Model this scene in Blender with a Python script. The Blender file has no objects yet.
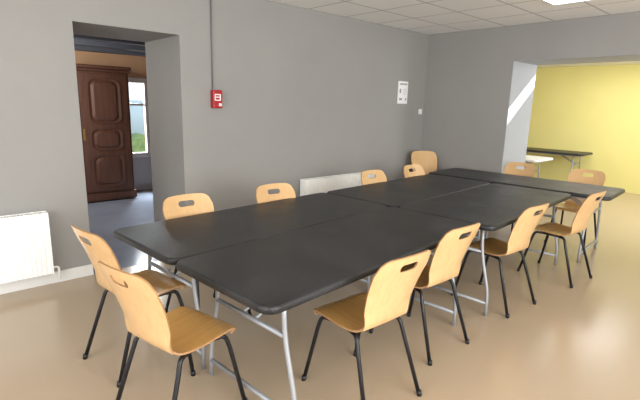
import bpy, bmesh, math, random
from mathutils import Vector, Matrix
random.seed(3)
SC=bpy.context.scene; COL=SC.collection
def lin(c): 
    c=c/255.0
    return c/12.92 if c<=0.04045 else ((c+0.055)/1.055)**2.4
def rgb(r,g,b): return (lin(r),lin(g),lin(b),1)
# ---------------------------------------------------------------- materials
def newmat(name,col,rough=0.6,metal=0.0,spec=0.5):
    m=bpy.data.materials.new(name); m.use_nodes=True
    b=m.node_tree.nodes['Principled BSDF']
    b.inputs['Base Color'].default_value=col; b.inputs['Roughness'].default_value=rough
    b.inputs['Metallic'].default_value=metal; b.inputs['Specular IOR Level'].default_value=spec
    return m
def noisy(name,c1,c2,scale=5,rough=0.6,stretch=(1,1,1),bump=0.0,bscale=None,spec=0.5,metal=0.0,detail=4,r2=None,lo=.3,hi=.7):
    m=newmat(name,c1,rough,metal,spec); nt=m.node_tree; N=nt.nodes; L=nt.links
    b=N['Principled BSDF']
    tc=N.new('ShaderNodeTexCoord'); mp=N.new('ShaderNodeMapping'); mp.inputs['Scale'].default_value=stretch
    nz=N.new('ShaderNodeTexNoise'); nz.inputs['Scale'].default_value=scale; nz.inputs['Detail'].default_value=detail
    mx=N.new('ShaderNodeMix'); mx.data_type='RGBA'
    rp=N.new('ShaderNodeMapRange'); rp.inputs[1].default_value=lo; rp.inputs[2].default_value=hi
    L.new(tc.outputs['Object'],mp.inputs['Vector']); L.new(mp.outputs[0],nz.inputs['Vector'])
    L.new(nz.outputs['Fac'],rp.inputs[0]); L.new(rp.outputs[0],mx.inputs[0])
    mx.inputs[6].default_value=c1; mx.inputs[7].default_value=c2
    L.new(mx.outputs[2],b.inputs['Base Color'])
    if r2 is not None:
        rr=N.new('ShaderNodeMapRange'); rr.inputs[1].default_value=0.3; rr.inputs[2].default_value=0.7
        rr.inputs[3].default_value=rough; rr.inputs[4].default_value=r2
        L.new(nz.outputs['Fac'],rr.inputs[0]); L.new(rr.outputs[0],b.inputs['Roughness'])
    if bump>0:
        n2=N.new('ShaderNodeTexNoise'); n2.inputs['Scale'].default_value=bscale or scale*8; n2.inputs['Detail'].default_value=3
        L.new(tc.outputs['Object'],n2.inputs['Vector'])
        bp=N.new('ShaderNodeBump'); bp.inputs['Strength'].default_value=bump; bp.inputs['Distance'].default_value=0.01
        L.new(n2.outputs['Fac'],bp.inputs['Height']); L.new(bp.outputs[0],b.inputs['Normal'])
    return m
M={}
M['wall']=noisy('wall_paint_grey',rgb(154,152,149),rgb(150,148,145),1.5,0.65,bump=0.06,bscale=60,spec=0.35)
M['white']=newmat('white_paint',rgb(232,232,230),0.55)
M['jamb']=newmat('jamb_paint',rgb(165,170,177),0.6)
M['yellow']=noisy('wall_paint_yellow',rgb(230,221,146),rgb(226,216,139),1.2,0.7,spec=0.2)
M['orange']=noisy('wall_paint_terracotta',rgb(218,176,138),rgb(206,164,126),2,0.8)
M['hallgrey']=newmat('hall_dado_paint',rgb(190,192,198),0.6)
M['blue']=noisy('pale_blue_render',rgb(176,206,232),rgb(166,198,226),1,0.8)
M['green']=noisy('hedge_leaves',rgb(120,150,105),rgb(90,122,80),9,0.8)
M['floor']=noisy('vinyl_floor',rgb(184,165,141),rgb(182,163,139),0.6,0.22,spec=0.55,detail=1)
M['tile']=noisy('grey_tile',rgb(160,170,188),rgb(146,156,174),2,0.12)
M['base']=newmat('baseboard_grey',rgb(226,225,222),0.5)
M['dark']=newmat('dark_ceiling_boards',rgb(92,96,106),0.6)
M['metalw']=newmat('radiator_enamel',rgb(254,254,252),0.3)
M['plastic']=noisy('black_table_plastic',rgb(31,32,34),rgb(64,65,68),2.4,0.34,bump=0.4,bscale=120,spec=0.5,r2=0.54,detail=14,lo=.40,hi=.78)
M['steel']=newmat('grey_powder_steel',rgb(160,163,168),0.45,0.4)
M['blk']=newmat('black_tube',rgb(24,25,30),0.35,0.2)
M['red']=newmat('red_plastic',rgb(170,22,32),0.35)
M['ink']=newmat('grey_print',rgb(150,150,155),0.6)
M['paper']=newmat('paper',rgb(240,240,240),0.7)
M['grey']=newmat('grey_cable',rgb(115,112,113),0.6)
M['brass']=newmat('brass',rgb(150,116,60),0.45,0.8)
def wood(name,c1,c2,axis='y',rough=0.35):
    st={'x':(0.8,14,14),'y':(14,0.8,14),'z':(14,14,0.8)}[axis]
    return noisy(name,c1,c2,3.0,rough,st,detail=6,spec=0.5)
M['beech']=wood('beech_plywood',rgb(212,166,102),rgb(202,153,88),'y',.16)
M['beechv']=wood('beech_plywood_back',rgb(220,182,133),rgb(213,172,121),'z',.26)
M['ply']=newmat('plywood_edge',rgb(170,128,86),0.5)
M['oak']=wood('dark_oak',rgb(98,60,42),rgb(74,44,31),'z',0.5)
def emis(name,col,s):
    m=bpy.data.materials.new(name); m.use_nodes=True; N=m.node_tree.nodes
    b=N['Principled BSDF']; b.inputs['Emission Color'].default_value=col; b.inputs['Emission Strength'].default_value=s
    return m
M['lamp']=emis('lamp_diffuser',(1,1,0.97,1),4)
# ceiling tiles
m=newmat('ceiling_tile',rgb(228,228,222),0.8); N=m.node_tree.nodes; L=m.node_tree.links
tc=N.new('ShaderNodeTexCoord'); br=N.new('ShaderNodeTexBrick'); br.offset=0; br.squash=1
br.inputs['Scale'].default_value=1; br.inputs['Brick Width'].default_value=0.6; br.inputs['Row Height'].default_value=0.6
br.inputs['Mortar Size'].default_value=0.010; br.inputs['Mortar Smooth'].default_value=0.1
br.inputs['Color1'].default_value=rgb(250,250,248); br.inputs['Color2'].default_value=rgb(246,246,244); br.inputs['Mortar'].default_value=rgb(188,188,188)
L.new(tc.outputs['Object'],br.inputs['Vector']); L.new(br.outputs['Color'],N['Principled BSDF'].inputs['Base Color'])
M['ceil']=m
# ---------------------------------------------------------------- helpers
def mkobj(name,me,mat=None,parent=None,smooth=False,loc=None):
    o=bpy.data.objects.new(name,me); COL.objects.link(o)
    if mat is not None: me.materials.append(mat)
    if smooth:
        for p in me.polygons: p.use_smooth=True
    if parent: o.parent=parent
    if loc: o.location=loc
    return o
def addbox(bm,a,b,bev=0.0):
    r=bmesh.ops.create_cube(bm,size=1)
    vs=r['verts']
    for v in vs:
        v.co=Vector([(a[i]+b[i])/2+v.co[i]*(b[i]-a[i]) for i in range(3)])
    if bev>0:
        es=list({e for v in vs for e in v.link_edges})
        bmesh.ops.bevel(bm,geom=es,offset=bev,segments=2,affect='EDGES',profile=0.5)
def boxes(name,lst,mat,parent=None,bev=0.0,loc=None):
    bm=bmesh.new()
    for a,b in lst: addbox(bm,a,b,bev)
    me=bpy.data.meshes.new(name); bm.to_mesh(me); bm.free()
    return mkobj(name,me,mat,parent,loc=loc)
def struct(o): o['kind']='structure'; return o
def thing(o,label,cat,group=None):
    o['label']=label; o['category']=cat
    if group: o['group']=group
    return o
def empty(name,loc=(0,0,0),rot=0):
    e=bpy.data.objects.new(name,None); COL.objects.link(e); e.location=loc; e.rotation_euler=(0,0,rot); e.empty_display_size=0.1; return e
def fillet(pts,r,n=5):
    pts=[Vector(p) for p in pts]; out=[pts[0]]
    for i in range(1,len(pts)-1):
        p,a,b=pts[i],pts[i-1],pts[i+1]
        da=(a-p); db=(b-p); k=min(r,da.length*.45,db.length*.45)
        A=p+da.normalized()*k; B=p+db.normalized()*k
        for j in range(n+1):
            t=j/n; out.append(A*(1-t)**2+p*2*t*(1-t)+B*t*t)
    out.append(pts[-1]); return out
def sweep(bm,pts,r,seg=10,cap=True):
    pts=[Vector(p) for p in pts]; n=len(pts); rings=[]
    t0=(pts[1]-pts[0]).normalized(); ref=Vector((0,0,1)) if abs(t0.z)<0.9 else Vector((1,0,0))
    u=t0.cross(ref).normalized()
    for i in range(n):
        t=((pts[min(i+1,n-1)]-pts[max(i-1,0)])).normalized()
        u=(u-t*u.dot(t)).normalized(); v=t.cross(u)
        rings.append([bm.verts.new(pts[i]+(u*math.cos(2*math.pi*k/seg)+v*math.sin(2*math.pi*k/seg))*r) for k in range(seg)])
    for i in range(n-1):
        for k in range(seg):
            bm.faces.new((rings[i][k],rings[i][(k+1)%seg],rings[i+1][(k+1)%seg],rings[i+1][k]))
    if cap:
        bm.faces.new(list(reversed(rings[0]))); bm.faces.new(rings[-1])
def tubes(name,paths,r,mat,parent=None,seg=10):
    bm=bmesh.new()
    for p in paths: sweep(bm,p,r,seg)
    bmesh.ops.recalc_face_normals(bm,faces=bm.faces)
    me=bpy.data.meshes.new(name); bm.to_mesh(me); bm.free()
    return mkobj(name,me,mat,parent,smooth=True)
def copytree(o,parent=None):
    c=o.copy(); COL.objects.link(c)
    if parent: c.parent=parent
    for ch in o.children: copytree(ch,c)
    return c
def rrect(w,h,r,n=6):
    out=[]
    for cx,cy,a0 in ((w/2-r,h/2-r,0),(-w/2+r,h/2-r,90),(-w/2+r,-h/2+r,180),(w/2-r,-h/2+r,270)):
        for i in range(n+1):
            a=math.radians(a0+90*i/n); out.append((cx+r*math.cos(a),cy+r*math.sin(a)))
    return out
# ---------------------------------------------------------------- room
H=2.64; TW=0.84; DX0,DX1,DH=-4.90,-3.99,2.17
struct(boxes('wall_left',[((-9.5,0,0),(DX0,TW,H)),((DX1,0,0),(0,TW,H)),((DX0,0,DH),(DX1,TW,H))],M['wall']))
AO,AH,WR=-1.35,2.2,0.72
struct(boxes('wall_right',[((0,AO,0),(WR,TW,H)),((0,-5.2,AH),(WR,AO,H)),((0,-8,0),(WR,-5.2,H))],M['wall']))
# painted reveal lining of the wide opening
struct(boxes('trim_1',[((0.004,AO-0.006,0),(WR+0.004,AO-0.0005,AH)),((0.004,-5.2,AH-0.006),(WR+0.004,AO-0.006,AH-0.0005))],M['jamb']))
struct(boxes('floor',[((-9.5,-8,-0.1),(5.2,0.3,0)),((-9.5,0.3,-0.1),(5.2,0.84,0))],M['floor']))
struct(boxes('floor_hall',[((-6.5,0.84,-0.1),(-1.6,4.0,0.001)),((DX0,0.0,-0.05),(DX1,0.84,0.002))],M['tile']))
struct(boxes('ceiling',[((-9.5,-8,H),(0,0,H+0.08))],M['ceil']))
SX0,SX1,SY0,SY1=1.35,1.68,-3.1,-1.5   # gap added in annex ceiling to shape the spot into a slanted patch
struct(boxes('ceiling_annex',[((WR,-8,2.5),(SX0,2.8,2.58)),((SX1,-8,2.5),(5.2,2.8,2.58)),((SX0,-8,2.5),(SX1,SY0,2.58)),((SX0,SY1,2.5),(SX1,2.8,2.58))],M['white']))
struct(boxes('floor_annex',[((WR,0.84,-0.1),(5.2,2.8,0))],M['floor']))
YX=4.6
struct(boxes('wall_yellow',[((YX,-8,0),(YX+0.15,2.8,2.5)),((WR,2.6,0),(YX,2.8,2.5))],M['yellow']))
HB=3.65; WX0,WX1=-3.26,-2.88
struct(boxes('wall_hall',[((-6.5,HB,0),(WX0,HB+0.25,2.5)),((WX1,HB,0),(-1.6,HB+0.25,2.5)),((WX0,HB,1.92),(WX1,HB+0.25,2.5)),((-6.7,TW,0),(-6.5,HB,2.5)),((-1.6,TW,0),(-1.4,HB,2.5))],M['orange']))
struct(boxes('wall_hall_dado',[((WX0,HB-.001,0),(WX1,HB+0.25,0.58))],M['hallgrey']))
struct(boxes('ceiling_hall',[((-6.5,TW,2.42),(-1.6,HB,2.5))]+[((-6.5,1.2+i*0.75,2.27),(-1.6,1.35+i*0.75,2.42)) for i in range(4)],M['dark']))
struct(boxes('baseboard_left',[((-9.5,-0.015,0),(DX0,0,0.1)),((DX1,-0.015,0),(0,0,0.1))],M['base'],bev=0.003))
struct(boxes('baseboard_right',[((-0.015,AO,0),(0,-0.015,0.1))],M['base'],bev=0.003))
struct(boxes('window_1',[((WX0,HB+.0,.58),(WX0+.06,HB+.08,1.92)),((WX1-.06,HB+.0,.58),(WX1,HB+.08,1.92)),((WX0+.06,HB+.0,.58),(WX1-.06,HB+.08,.66)),((WX0+.06,HB+.0,1.84),(WX1-.06,HB+.08,1.92)),((WX0+.06,HB+.02,1.46),(WX1-.06,HB+.06,1.50))],M['white'],bev=0.004))
# ---------------------------------------------------------------- radiators
def radiator(x0,x1,z0,z1,label):
    W=x1-x0; e=empty('radiator',((x0+x1)/2,-.003,z0))
    bm=bmesh.new(); n=int(W/0.034); p=W/n
    front=[];h=z1-z0
    for i in range(n):
        a=-W/2+i*p
        front+= [(a+p*.10,-.094),(a+p*.22,-.1),(a+p*.78,-.1),(a+p*.90,-.094)]
    vb=[(bm.verts.new((x,y,0.01)),bm.verts.new((x,y,h-.01))) for x,y in [(-W/2,-.094)]+front+[(W/2,-.094),(W/2,-.045),(-W/2,-.045)]]
    for i in range(len(vb)):
        j=(i+1)%len(vb); bm.faces.new((vb[i][0],vb[j][0],vb[j][1],vb[i][1]))
    bm.faces.new([v[1] for v in vb]); bm.faces.new([v[0] for v in reversed(vb)])
    bmesh.ops.recalc_face_normals(bm,faces=bm.faces)
    me=bpy.data.meshes.new('panel'); bm.to_mesh(me); bm.free(); mkobj('panel',me,M['metalw'],e)
    boxes('top_grille',[((-W/2-.004,-.104,h-.012),(W/2+.004,-.098,h+.004)),((-W/2-.004,-.022,h-.012),(W/2+.004,-.016,h+.004))]+[((-W/2+i*.03,-.1,h-.006),(-W/2+i*.03+.012,-.02,h+.001)) for i in range(int(W/.03))],M['metalw'],e)
    boxes('side_cover',[((-W/2-.006,-.104,.0),(-W/2,-.016,h+.003))],M['metalw'],e,bev=.002)
    boxes('side_cover',[((W/2,-.104,.0),(W/2+.006,-.016,h+.003))],M['metalw'],e,bev=.002)
    for k in (-1,1): boxes('wall_bracket',[((k*W/3-.015,-.045,.1),(k*W/3+.015,0,h-.08))],M['metalw'],e)
    tubes('valve',[fillet([(W/2+.003,-.06,.05),(W/2+.05,-.06,.05),(W/2+.05,-.06,-.06)],.02)],.009,M['metalw'],e)
    thing(e,label,'radiator'); return e
radiator(-6.35,-5.23,.11,.64,'white ribbed panel radiator below the grey wall beside the doorway')
radiator(-2.49,-1.20,.13,.655,'white ribbed panel radiator on the grey wall behind the tables')
# ---------------------------------------------------------------- folding tables
def make_table(name,L,W,topmat,label,inset=.20):
    e=empty(name)
    bm=bmesh.new(); rings=[]
    for (ins,z) in ((.012,.742-.042),(0,.742-.035),(0,.742-.012),(.004,.742-.004),(.013,.742)):
        rings.append([bm.verts.new((x,y,z)) for x,y in rrect(L-2*ins,W-2*ins,.07-ins,8)])
    for i in range(4):
        n=len(rings[0])
        for k in range(n): bm.faces.new((rings[i][k],rings[i][(k+1)%n],rings[i+1][(k+1)%n],rings[i+1][k]))
    bm.faces.new(rings[-1]); 
    bm.faces.new(list(reversed(rings[0])))
    me=bpy.data.meshes.new('tabletop'); bm.to_mesh(me); bm.free()
    t=mkobj('tabletop',me,topmat,e)
    for p in me.polygons: p.use_smooth=len(p.vertices)==4
    for s in (-1,1):
        x=s*(L/2-inset); w=W/2
        tubes('leg_frame',[fillet([(x,-w+.13,.69),(x,-w+.12,.5),(x,-w+.04,.18),(x,-w+.04,0.0)],.1),
              fillet([(x,w-.13,.69),(x,w-.12,.5),(x,w-.04,.18),(x,w-.04,0.0)],.1),
              [(x,-w+.04,.1),(x,w-.04,.1)],[(x,-w+.12,.5),(x,w-.12,.5)]],.0125,M['steel'],e,12)
        tubes('brace',[fillet([(x,-.05,.5),(x-s*.1,-.05,.55),(x-s*.34,-.03,.685)],.05),fillet([(x,.05,.5),(x-s*.1,.05,.55),(x-s*.34,.03,.685)],.05)],.008,M['steel'],e,8)
    boxes('underframe',[((-L/2+.1,-W/2+.06,.680),(L/2-.1,-W/2+.085,.701)),((-L/2+.1,W/2-.085,.680),(L/2-.1,W/2-.06,.701))],M['steel'],e)
    thing(e,label,'table'); return e
PHI=0.078; TX,TY=-5.10,-1.24; L1=2.015; W1=.792
def TP(u,v,ox=TX,oy=TY,ph=PHI):
    c,s=math.cos(ph),math.sin(ph); return (ox+u*c+v*s, oy+u*s-v*c)
GT='black folding tables pushed together'
LB='black plastic folding table with grey steel legs, pushed edge to edge'
tab=make_table('folding_table',L1-.006,W1-.004,M['plastic'],LB); tab['group']=GT
for j in range(2):
    o=tab if j==0 else copytree(tab)
    x,y=TP(L1*.5,W1*(j+.5)); o.location=(x,y,0); o.rotation_euler=(0,0,PHI)
PH2=.066
tb2=make_table('folding_table',1.935,.835,M['plastic'],LB,.13); tb2['group']=GT
for j in range(2):
    o=tb2 if j==0 else copytree(tb2)
    x,y=TP(.975,.84*(j+.5),-3.083,-1.08,PH2); o.location=(x,y,0); o.rotation_euler=(0,0,PH2)
o=make_table('folding_table',2.06,.78,M['plastic'],'black plastic folding table set crosswise at the end of the group'); o.location=(-.60,-1.87,0); o.rotation_euler=(0,0,.07+math.pi/2)
o['group']=GT
a=make_table('folding_table',1.7,.70,M['plastic'],'black folding table standing by the yellow wall'); a.location=(4.16,-.29,0); a.rotation_euler=(0,0,math.pi/2+.03)
a=make_table('folding_table',1.83,.76,M['white'],'white folding table standing beside the opening pillar'); a.location=(2.2,-.17,0); a.rotation_euler=(0,0,math.pi/2)
# ---------------------------------------------------------------- chairs
prof=[(.205,.425),(.195,.443),(.16,.453),(.08,.450),(-.02,.443),(-.10,.443),(-.15,.450),(-.183,.470),(-.205,.505),(-.223,.56),(-.240,.62),(-.260,.685),(-.283,.75),(-.307,.810),(-.330,.875)]
wid=[.36,.38,.395,.395,.39,.38,.36,.34,.33,.345,.365,.385,.398,.405,.405]
def catmull(arr,n):
    out=[]
    m=len(arr)
    for i in range(m-1):
        p0=arr[max(i-1,0)];p1=arr[i];p2=arr[i+1];p3=arr[min(i+2,m-1)]
        for j in range(n):
            t=j/n
            out.append([0.5*((2*p1[k])+(-p0[k]+p2[k])*t+(2*p0[k]-5*p1[k]+4*p2[k]-p3[k])*t*t+(-p0[k]+3*p1[k]-3*p2[k]+p3[k])*t**3) for k in range(len(p1))])
    out.append(list(arr[-1])); return out
P=catmull([(p[0],p[1],w) for p,w in zip(prof,wid)],3)
split=7*3
NX=18
def shellpart(name,rows,mat,back):
    bm=bmesh.new(); g=[]
    n=len(rows)
    for i,(y,z,w) in enumerate(rows):
        r=[]
        for k in range(NX+1):
            s=-1+2*k/NX
            s=math.copysign(abs(s)**.8,s)
            x=s*w/2; yy=y; zz=z
            if z>.45 or back:
                q=max(0,min(1,(z-.45)/.12)); yy+= .036*q*s*s
            if not back: zz+=.008*s*s*(1 if y<.15 else .4)
            if back:
                d=.875-z
                R=.072
                edge=w/2-abs(x)
                if edge<R:
                    drop=R-math.sqrt(max(0,R*R-(R-edge)**2))
                    f=max(0,1-d/.14); zz-=drop*f; yy+=drop*f*.38
                zz-= .010*s*s*max(0,1-d/.2)
            else:
                if i<6:
                    edge=w/2-abs(x); R=.05
                    if edge<R:
                        drop=R-math.sqrt(max(0,R*R-(R-edge)**2)); yy-=drop*(1-i/6)
            r.append(bm.verts.new((x,yy,zz)))
        g.append(r)
    for i in range(n-1):
        for k in range(NX): bm.faces.new((g[i][k],g[i][k+1],g[i+1][k+1],g[i+1][k]))
    me=bpy.data.meshes.new(name); bm.to_mesh(me); bm.free()
    o=mkobj(name,me,mat); me.materials.append(M['ply'])
    md=o.modifiers.new('s','SOLIDIFY'); md.thickness=.009; md.offset=0; md.material_offset_rim=1
    if back:
        bmh=bmesh.new()
        pts=rrect(.128,.042,.0205,6)
        vf=[bmh.verts.new((x,-.45,.810+z)) for x,z in pts]; vb=[bmh.verts.new((x,-.1,.810+z)) for x,z in pts]
        nn=len(pts)
        for k in range(nn): bmh.faces.new((vf[k],vf[(k+1)%nn],vb[(k+1)%nn],vb[k]))
        bmh.faces.new(vf); bmh.faces.new(list(reversed(vb))); bmesh.ops.recalc_face_normals(bmh,faces=bmh.faces)
        mh=bpy.data.meshes.new('h'); bmh.to_mesh(mh); bmh.free(); mh.materials.append(M['ply']); mh.materials.append(M['ply'])
        ho=bpy.data.objects.new('h',mh); COL.objects.link(ho)
        b=o.modifiers.new('b','BOOLEAN'); b.operation='DIFFERENCE'; b.solver='EXACT'; b.object=ho
    dg=bpy.context.evaluated_depsgraph_get(); dg.update()
    me2=bpy.data.meshes.new_from_object(o.evaluated_get(dg)); 
    o.modifiers.clear(); o.data=me2; me2.name=name
    if back: bpy.data.objects.remove(ho)
    for p in me2.polygons: p.use_smooth=True
    me2.set_sharp_from_angle(angle=math.radians(40))
    return o
chair=empty('chair')
seat=shellpart('seat',P[:split+1],M['beech'],False); seat.parent=chair
back=shellpart('backrest',P[split:],M['beechv'],True); back.parent=chair
tubes('seat_frame',[fillet([(-.15,.11,.425),(-.15,-.12,.425)],.02),fillet([(.15,.11,.425),(.15,-.12,.425)],.02),[(-.15,.06,.425),(.15,.06,.425)],[(-.15,-.08,.425),(.15,-.08,.425)]],.010,M['blk'],chair)
for sx in (-1,1):
    for sy,yt,yb in ((1,.11,.225),(-1,-.12,-.28)):
        l=tubes('leg',[fillet([(sx*.15,yt-sy*.04,.425),(sx*.165,yt+sy*.02,.425),(sx*.175,yt+sy*.04,.36),(sx*.21,yb,.0)],.035)],.0115,M['blk'],chair)
        tubes('foot_cap',[[(sx*.2085,yb-sy*.004,.03),(sx*.21,yb,.0)]],.014,M['blk'],l)
GRP='beech plywood chairs around the tables'
thing(chair,'beech plywood shell chair with black tube legs, tucked at table','chair',GRP)
CH=[ # backrest top x,y, heading deg, label, z
(-5.36,-1.63,9,'beech plywood shell chair facing the short end of the table',0),
(-5.41,-2.32,13,'beech plywood shell chair facing the table end, seat fully visible',0),
(-4.26,-3.00,88,None,0),(-3.54,-2.88,88,None,0),(-2.53,-2.90,86,None,0),(-1.49,-3.00,86,None,0),
(-4.50,-1.07,-88,None,0),(-3.68,-1.06,-92,None,0),(-2.28,-.96,-90,None,0),(-1.48,-.91,-90,None,0),
(.07,-1.60,180,'beech plywood shell chair at the crosswise table end',0),(.14,-2.39,182,'beech plywood shell chair at the crosswise table end',0),
]
for i,(x,y,h,lab,z) in enumerate(CH):
    o=chair if i==0 else copytree(chair)
    t=math.radians(h); o.location=(x+.33*math.cos(t),y+.33*math.sin(t),z); o.rotation_euler=(0,0,t-math.pi/2)
    o['label']=lab or 'beech plywood shell chair with black tube legs, tucked at table'
for k in range(2):
    o=copytree(chair); t=math.radians(235); o.location=(-.44+.01*k,-.50+.012*k,.045*k); o.rotation_euler=(0,0,t-math.pi/2)
    o['label']='beech plywood shell chair in a stack in the room corner'; o['group']='stacked chairs in the corner'
# ---------------------------------------------------------------- wall things
al=empty('fire_alarm',(-3.63,0,1.49)); thing(al,'red fire alarm call point on the grey wall under a cable','alarm')
boxes('housing',[((-.052,-.065,.01),(.052,0,.19))],M['red'],al,bev=.008)
boxes('label_plate',[((-.038,-.069,.085),(.030,-.0655,.150))],M['paper'],al)
boxes('button',[((.005,-.077,.03),(.036,-.0655,.06))],M['white'],al,bev=.003)
boxes('print',[((-.030,-.071,.125),(.015,-.0695,.14)),((-.030,-.071,.095),(.015,-.0695,.115))],M['red'],al)
cb=tubes('cable_conduit',[[(-3.66,-.012,1.685),(-3.66,-.012,H-.002)]],.007,M['grey']); thing(cb,'thin grey cable conduit running from ceiling to the alarm','cable')
nt=empty('notice_board',(-.56,0,1.61)); thing(nt,'white framed safety notice with faint print on the grey wall','notice')
boxes('panel',[((-.11,-.015,0),(.11,0,.32))],M['paper'],nt,bev=.003)
boxes('print',[((-.085,-.017,.27),(.085,-.0155,.29)),((-.085,-.017,.15),(-.05,-.0155,.21)),((.0,-.017,.20),(.085,-.0155,.205)),((.0,-.017,.17),(.085,-.0155,.175)),((.0,-.017,.14),(.085,-.0155,.145)),((-.085,-.017,.05),(-.02,-.0155,.08)),((.05,-.017,.05),(.08,-.0155,.08))],M['ink'],nt)
sw=empty('light_switch',(-.09,0,1.5)); thing(sw,'small white light switch near the room corner','switch')
boxes('plate',[((-.04,-.012,-.04),(.04,0,.04))],M['white'],sw,bev=.003); boxes('rocker',[((-.02,-.018,-.025),(.02,-.0125,.025))],M['white'],sw,bev=.002)
lp=empty('ceiling_light',(-1.2,-2.42,H)); thing(lp,'square white recessed ceiling light panel, switched on','ceiling light')
boxes('diffuser',[((-.26,-.26,-.012),(.26,.26,-.004))],M['lamp'],lp); boxes('light_frame',[((-.28,-.28,-.014),(.28,-.26,0)),((-.28,.26,-.014),(.28,.28,0)),((-.28,-.26,-.014),(-.26,.26,0)),((.26,-.26,-.014),(.28,.26,0))],M['white'],lp)
# wardrobe
wd=empty('wardrobe',(-4.14,3.3,0)); wd.scale=(1.25,1,1); thing(wd,'tall dark carved wooden wardrobe seen through the doorway','wardrobe')
boxes('body',[((-.58,-.25,.1),(.58,.27,1.95))],M['oak'],wd,bev=.006)
boxes('cornice',[((-.595,-.28,1.95),(.595,.28,1.99)),((-.61,-.31,1.99),(.61,.28,2.04))],M['oak'],wd,bev=.012)
boxes('plinth',[((-.60,-.28,0.02),(.60,.28,.14))],M['oak'],wd,bev=.01)
for s in (-1,1):
    d=boxes('door',[((s*.285-.27,-.28,.17),(s*.285+.27,-.2505,1.92))],M['oak'],wd,bev=.006)
    for z0,z1 in ((.24,.72),(.80,1.12),(1.2,1.85)):
        bm=bmesh.new(); pts=rrect(.36,z1-z0,.09,6); cx=s*.285; cz=(z0+z1)/2
        rr=[]
        for ins,y in ((0,-.281),(.0,-.294),(.03,-.283),(.06,-.303)):
            rr.append([bm.verts.new((cx+px*(1-ins/.18),y,cz+pz*(1-ins/((z1-z0)/2)))) for px,pz in pts])
        for i in range(3):
            for k in range(len(pts)): bm.faces.new((rr[i][k],rr[i][(k+1)%len(pts)],rr[i+1][(k+1)%len(pts)],rr[i+1][k]))
        bm.faces.new(rr[-1]); bmesh.ops.recalc_face_normals(bm,faces=bm.faces)
        me=bpy.data.meshes.new('door_panel'); bm.to_mesh(me); bm.free(); mkobj('door_panel',me,M['oak'],d)
    boxes('lock_plate',[((s*.03-.012,-.287,.95),(s*.03+.012,-.2805,1.12))],M['brass'],d)
struct(boxes('ground_outside',[((-8,3.9,-.2),(3,14,-.02))],M['base']))
struct(boxes('wall_outside_house',[((-5,9,0),(3,9.3,1.55))],M['blue']))
# garden hedge: wavy-topped leafy body
bm=bmesh.new(); bmesh.ops.create_grid(bm,x_segments=60,y_segments=8,size=1)
for v in bm.verts:
    X,Y=v.co.x*3.2,v.co.y*.45
    hz=(.62+.05*math.sin(X*7)+.04*math.sin(X*13+1))*math.sqrt(max(0,1-(v.co.y)**4))
    v.co=(X,Y+.04*math.sin(X*9),hz)
me=bpy.data.meshes.new('garden_hedge'); bm.to_mesh(me); bm.free()
hg=mkobj('garden_hedge',me,M['green'],smooth=True,loc=(-1.5,8.3,-.02)); thing(hg,'low green garden hedge outside the window','hedge')
# ---------------------------------------------------------------- light
W=bpy.data.worlds.new('world'); SC.world=W; W.use_nodes=True
bg=W.node_tree.nodes['Background']; bg.inputs[0].default_value=(0.94,0.98,1.0,1); bg.inputs[1].default_value=1.4
def area(name,loc,target,size,sy,power,col):
    l=bpy.data.lights.new(name,'AREA'); l.shape='RECTANGLE'; l.size=size; l.size_y=sy; l.energy=power; l.color=col
    o=bpy.data.objects.new(name,l); COL.objects.link(o); o.location=loc
    o.rotation_euler=(Vector(target)-Vector(loc)).to_track_quat('-Z','Y').to_euler(); return o
area('window_light_south',(-4.6,-7.8,1.6),(-4.8,0,1.2),4.0,1.6,290,(1,.99,.97))
area('window_light_west',(-9.3,-3.5,1.6),(0,-2.5,1.2),3,1.5,110,(.98,.99,1))
area('annex_wall_fill',(1.3,-4.6,1.9),(4.6,-1.2,1.2),1.2,1.0,86,(1,.99,.98))  # added unseen fill lamp inside the annex, brightens the yellow wall
area('annex_top_fill',(2.9,-1.8,2.45),(2.9,-1.8,0),1.5,1.5,34,(1,.99,.97))  # added overhead fill, softens annex light; no fitting there
area('hall_light',(-5.5,2.2,2.0),(-3.6,3.0,1.6),.8,.8,50,(1,.97,.92))
area('hall_window_light',(-2.9,4.6,2.3),(-4.0,2.4,0),.8,1.0,420,(.90,.96,1))
sp=bpy.data.lights.new('sun_shaft','SPOT'); sp.energy=9000; sp.spot_size=math.radians(5.6); sp.spot_blend=.15; sp.shadow_soft_size=.03; sp.color=(1,.98,.95)
so=bpy.data.objects.new('sun_shaft',sp); COL.objects.link(so); so.location=(5.0,-5.0,5.0); so.rotation_euler=(Vector((.44,-1.36,1.72))-Vector(so.location)).to_track_quat('-Z','Y').to_euler()
# ---------------------------------------------------------------- camera
f,yaw,pitch,roll=445,.831,.211,.028
F=Vector((math.cos(yaw)*math.cos(pitch),math.sin(yaw)*math.cos(pitch),-math.sin(pitch)))
r=Vector((math.sin(yaw),-math.cos(yaw),0)); u=r.cross(F)
r2=r*math.cos(roll)+u*math.sin(roll); u2=-r*math.sin(roll)+u*math.cos(roll)
cd=bpy.data.cameras.new('camera'); cam=bpy.data.objects.new('camera',cd); COL.objects.link(cam)
cd.sensor_width=36; cd.lens=f/640*36
cam.matrix_world=Matrix(((r2.x,u2.x,-F.x,-5.957),(r2.y,u2.y,-F.y,-4.186),(r2.z,u2.z,-F.z,1.564),(0,0,0,1)))
SC.camera=cam
SC.view_settings.view_transform='Standard'
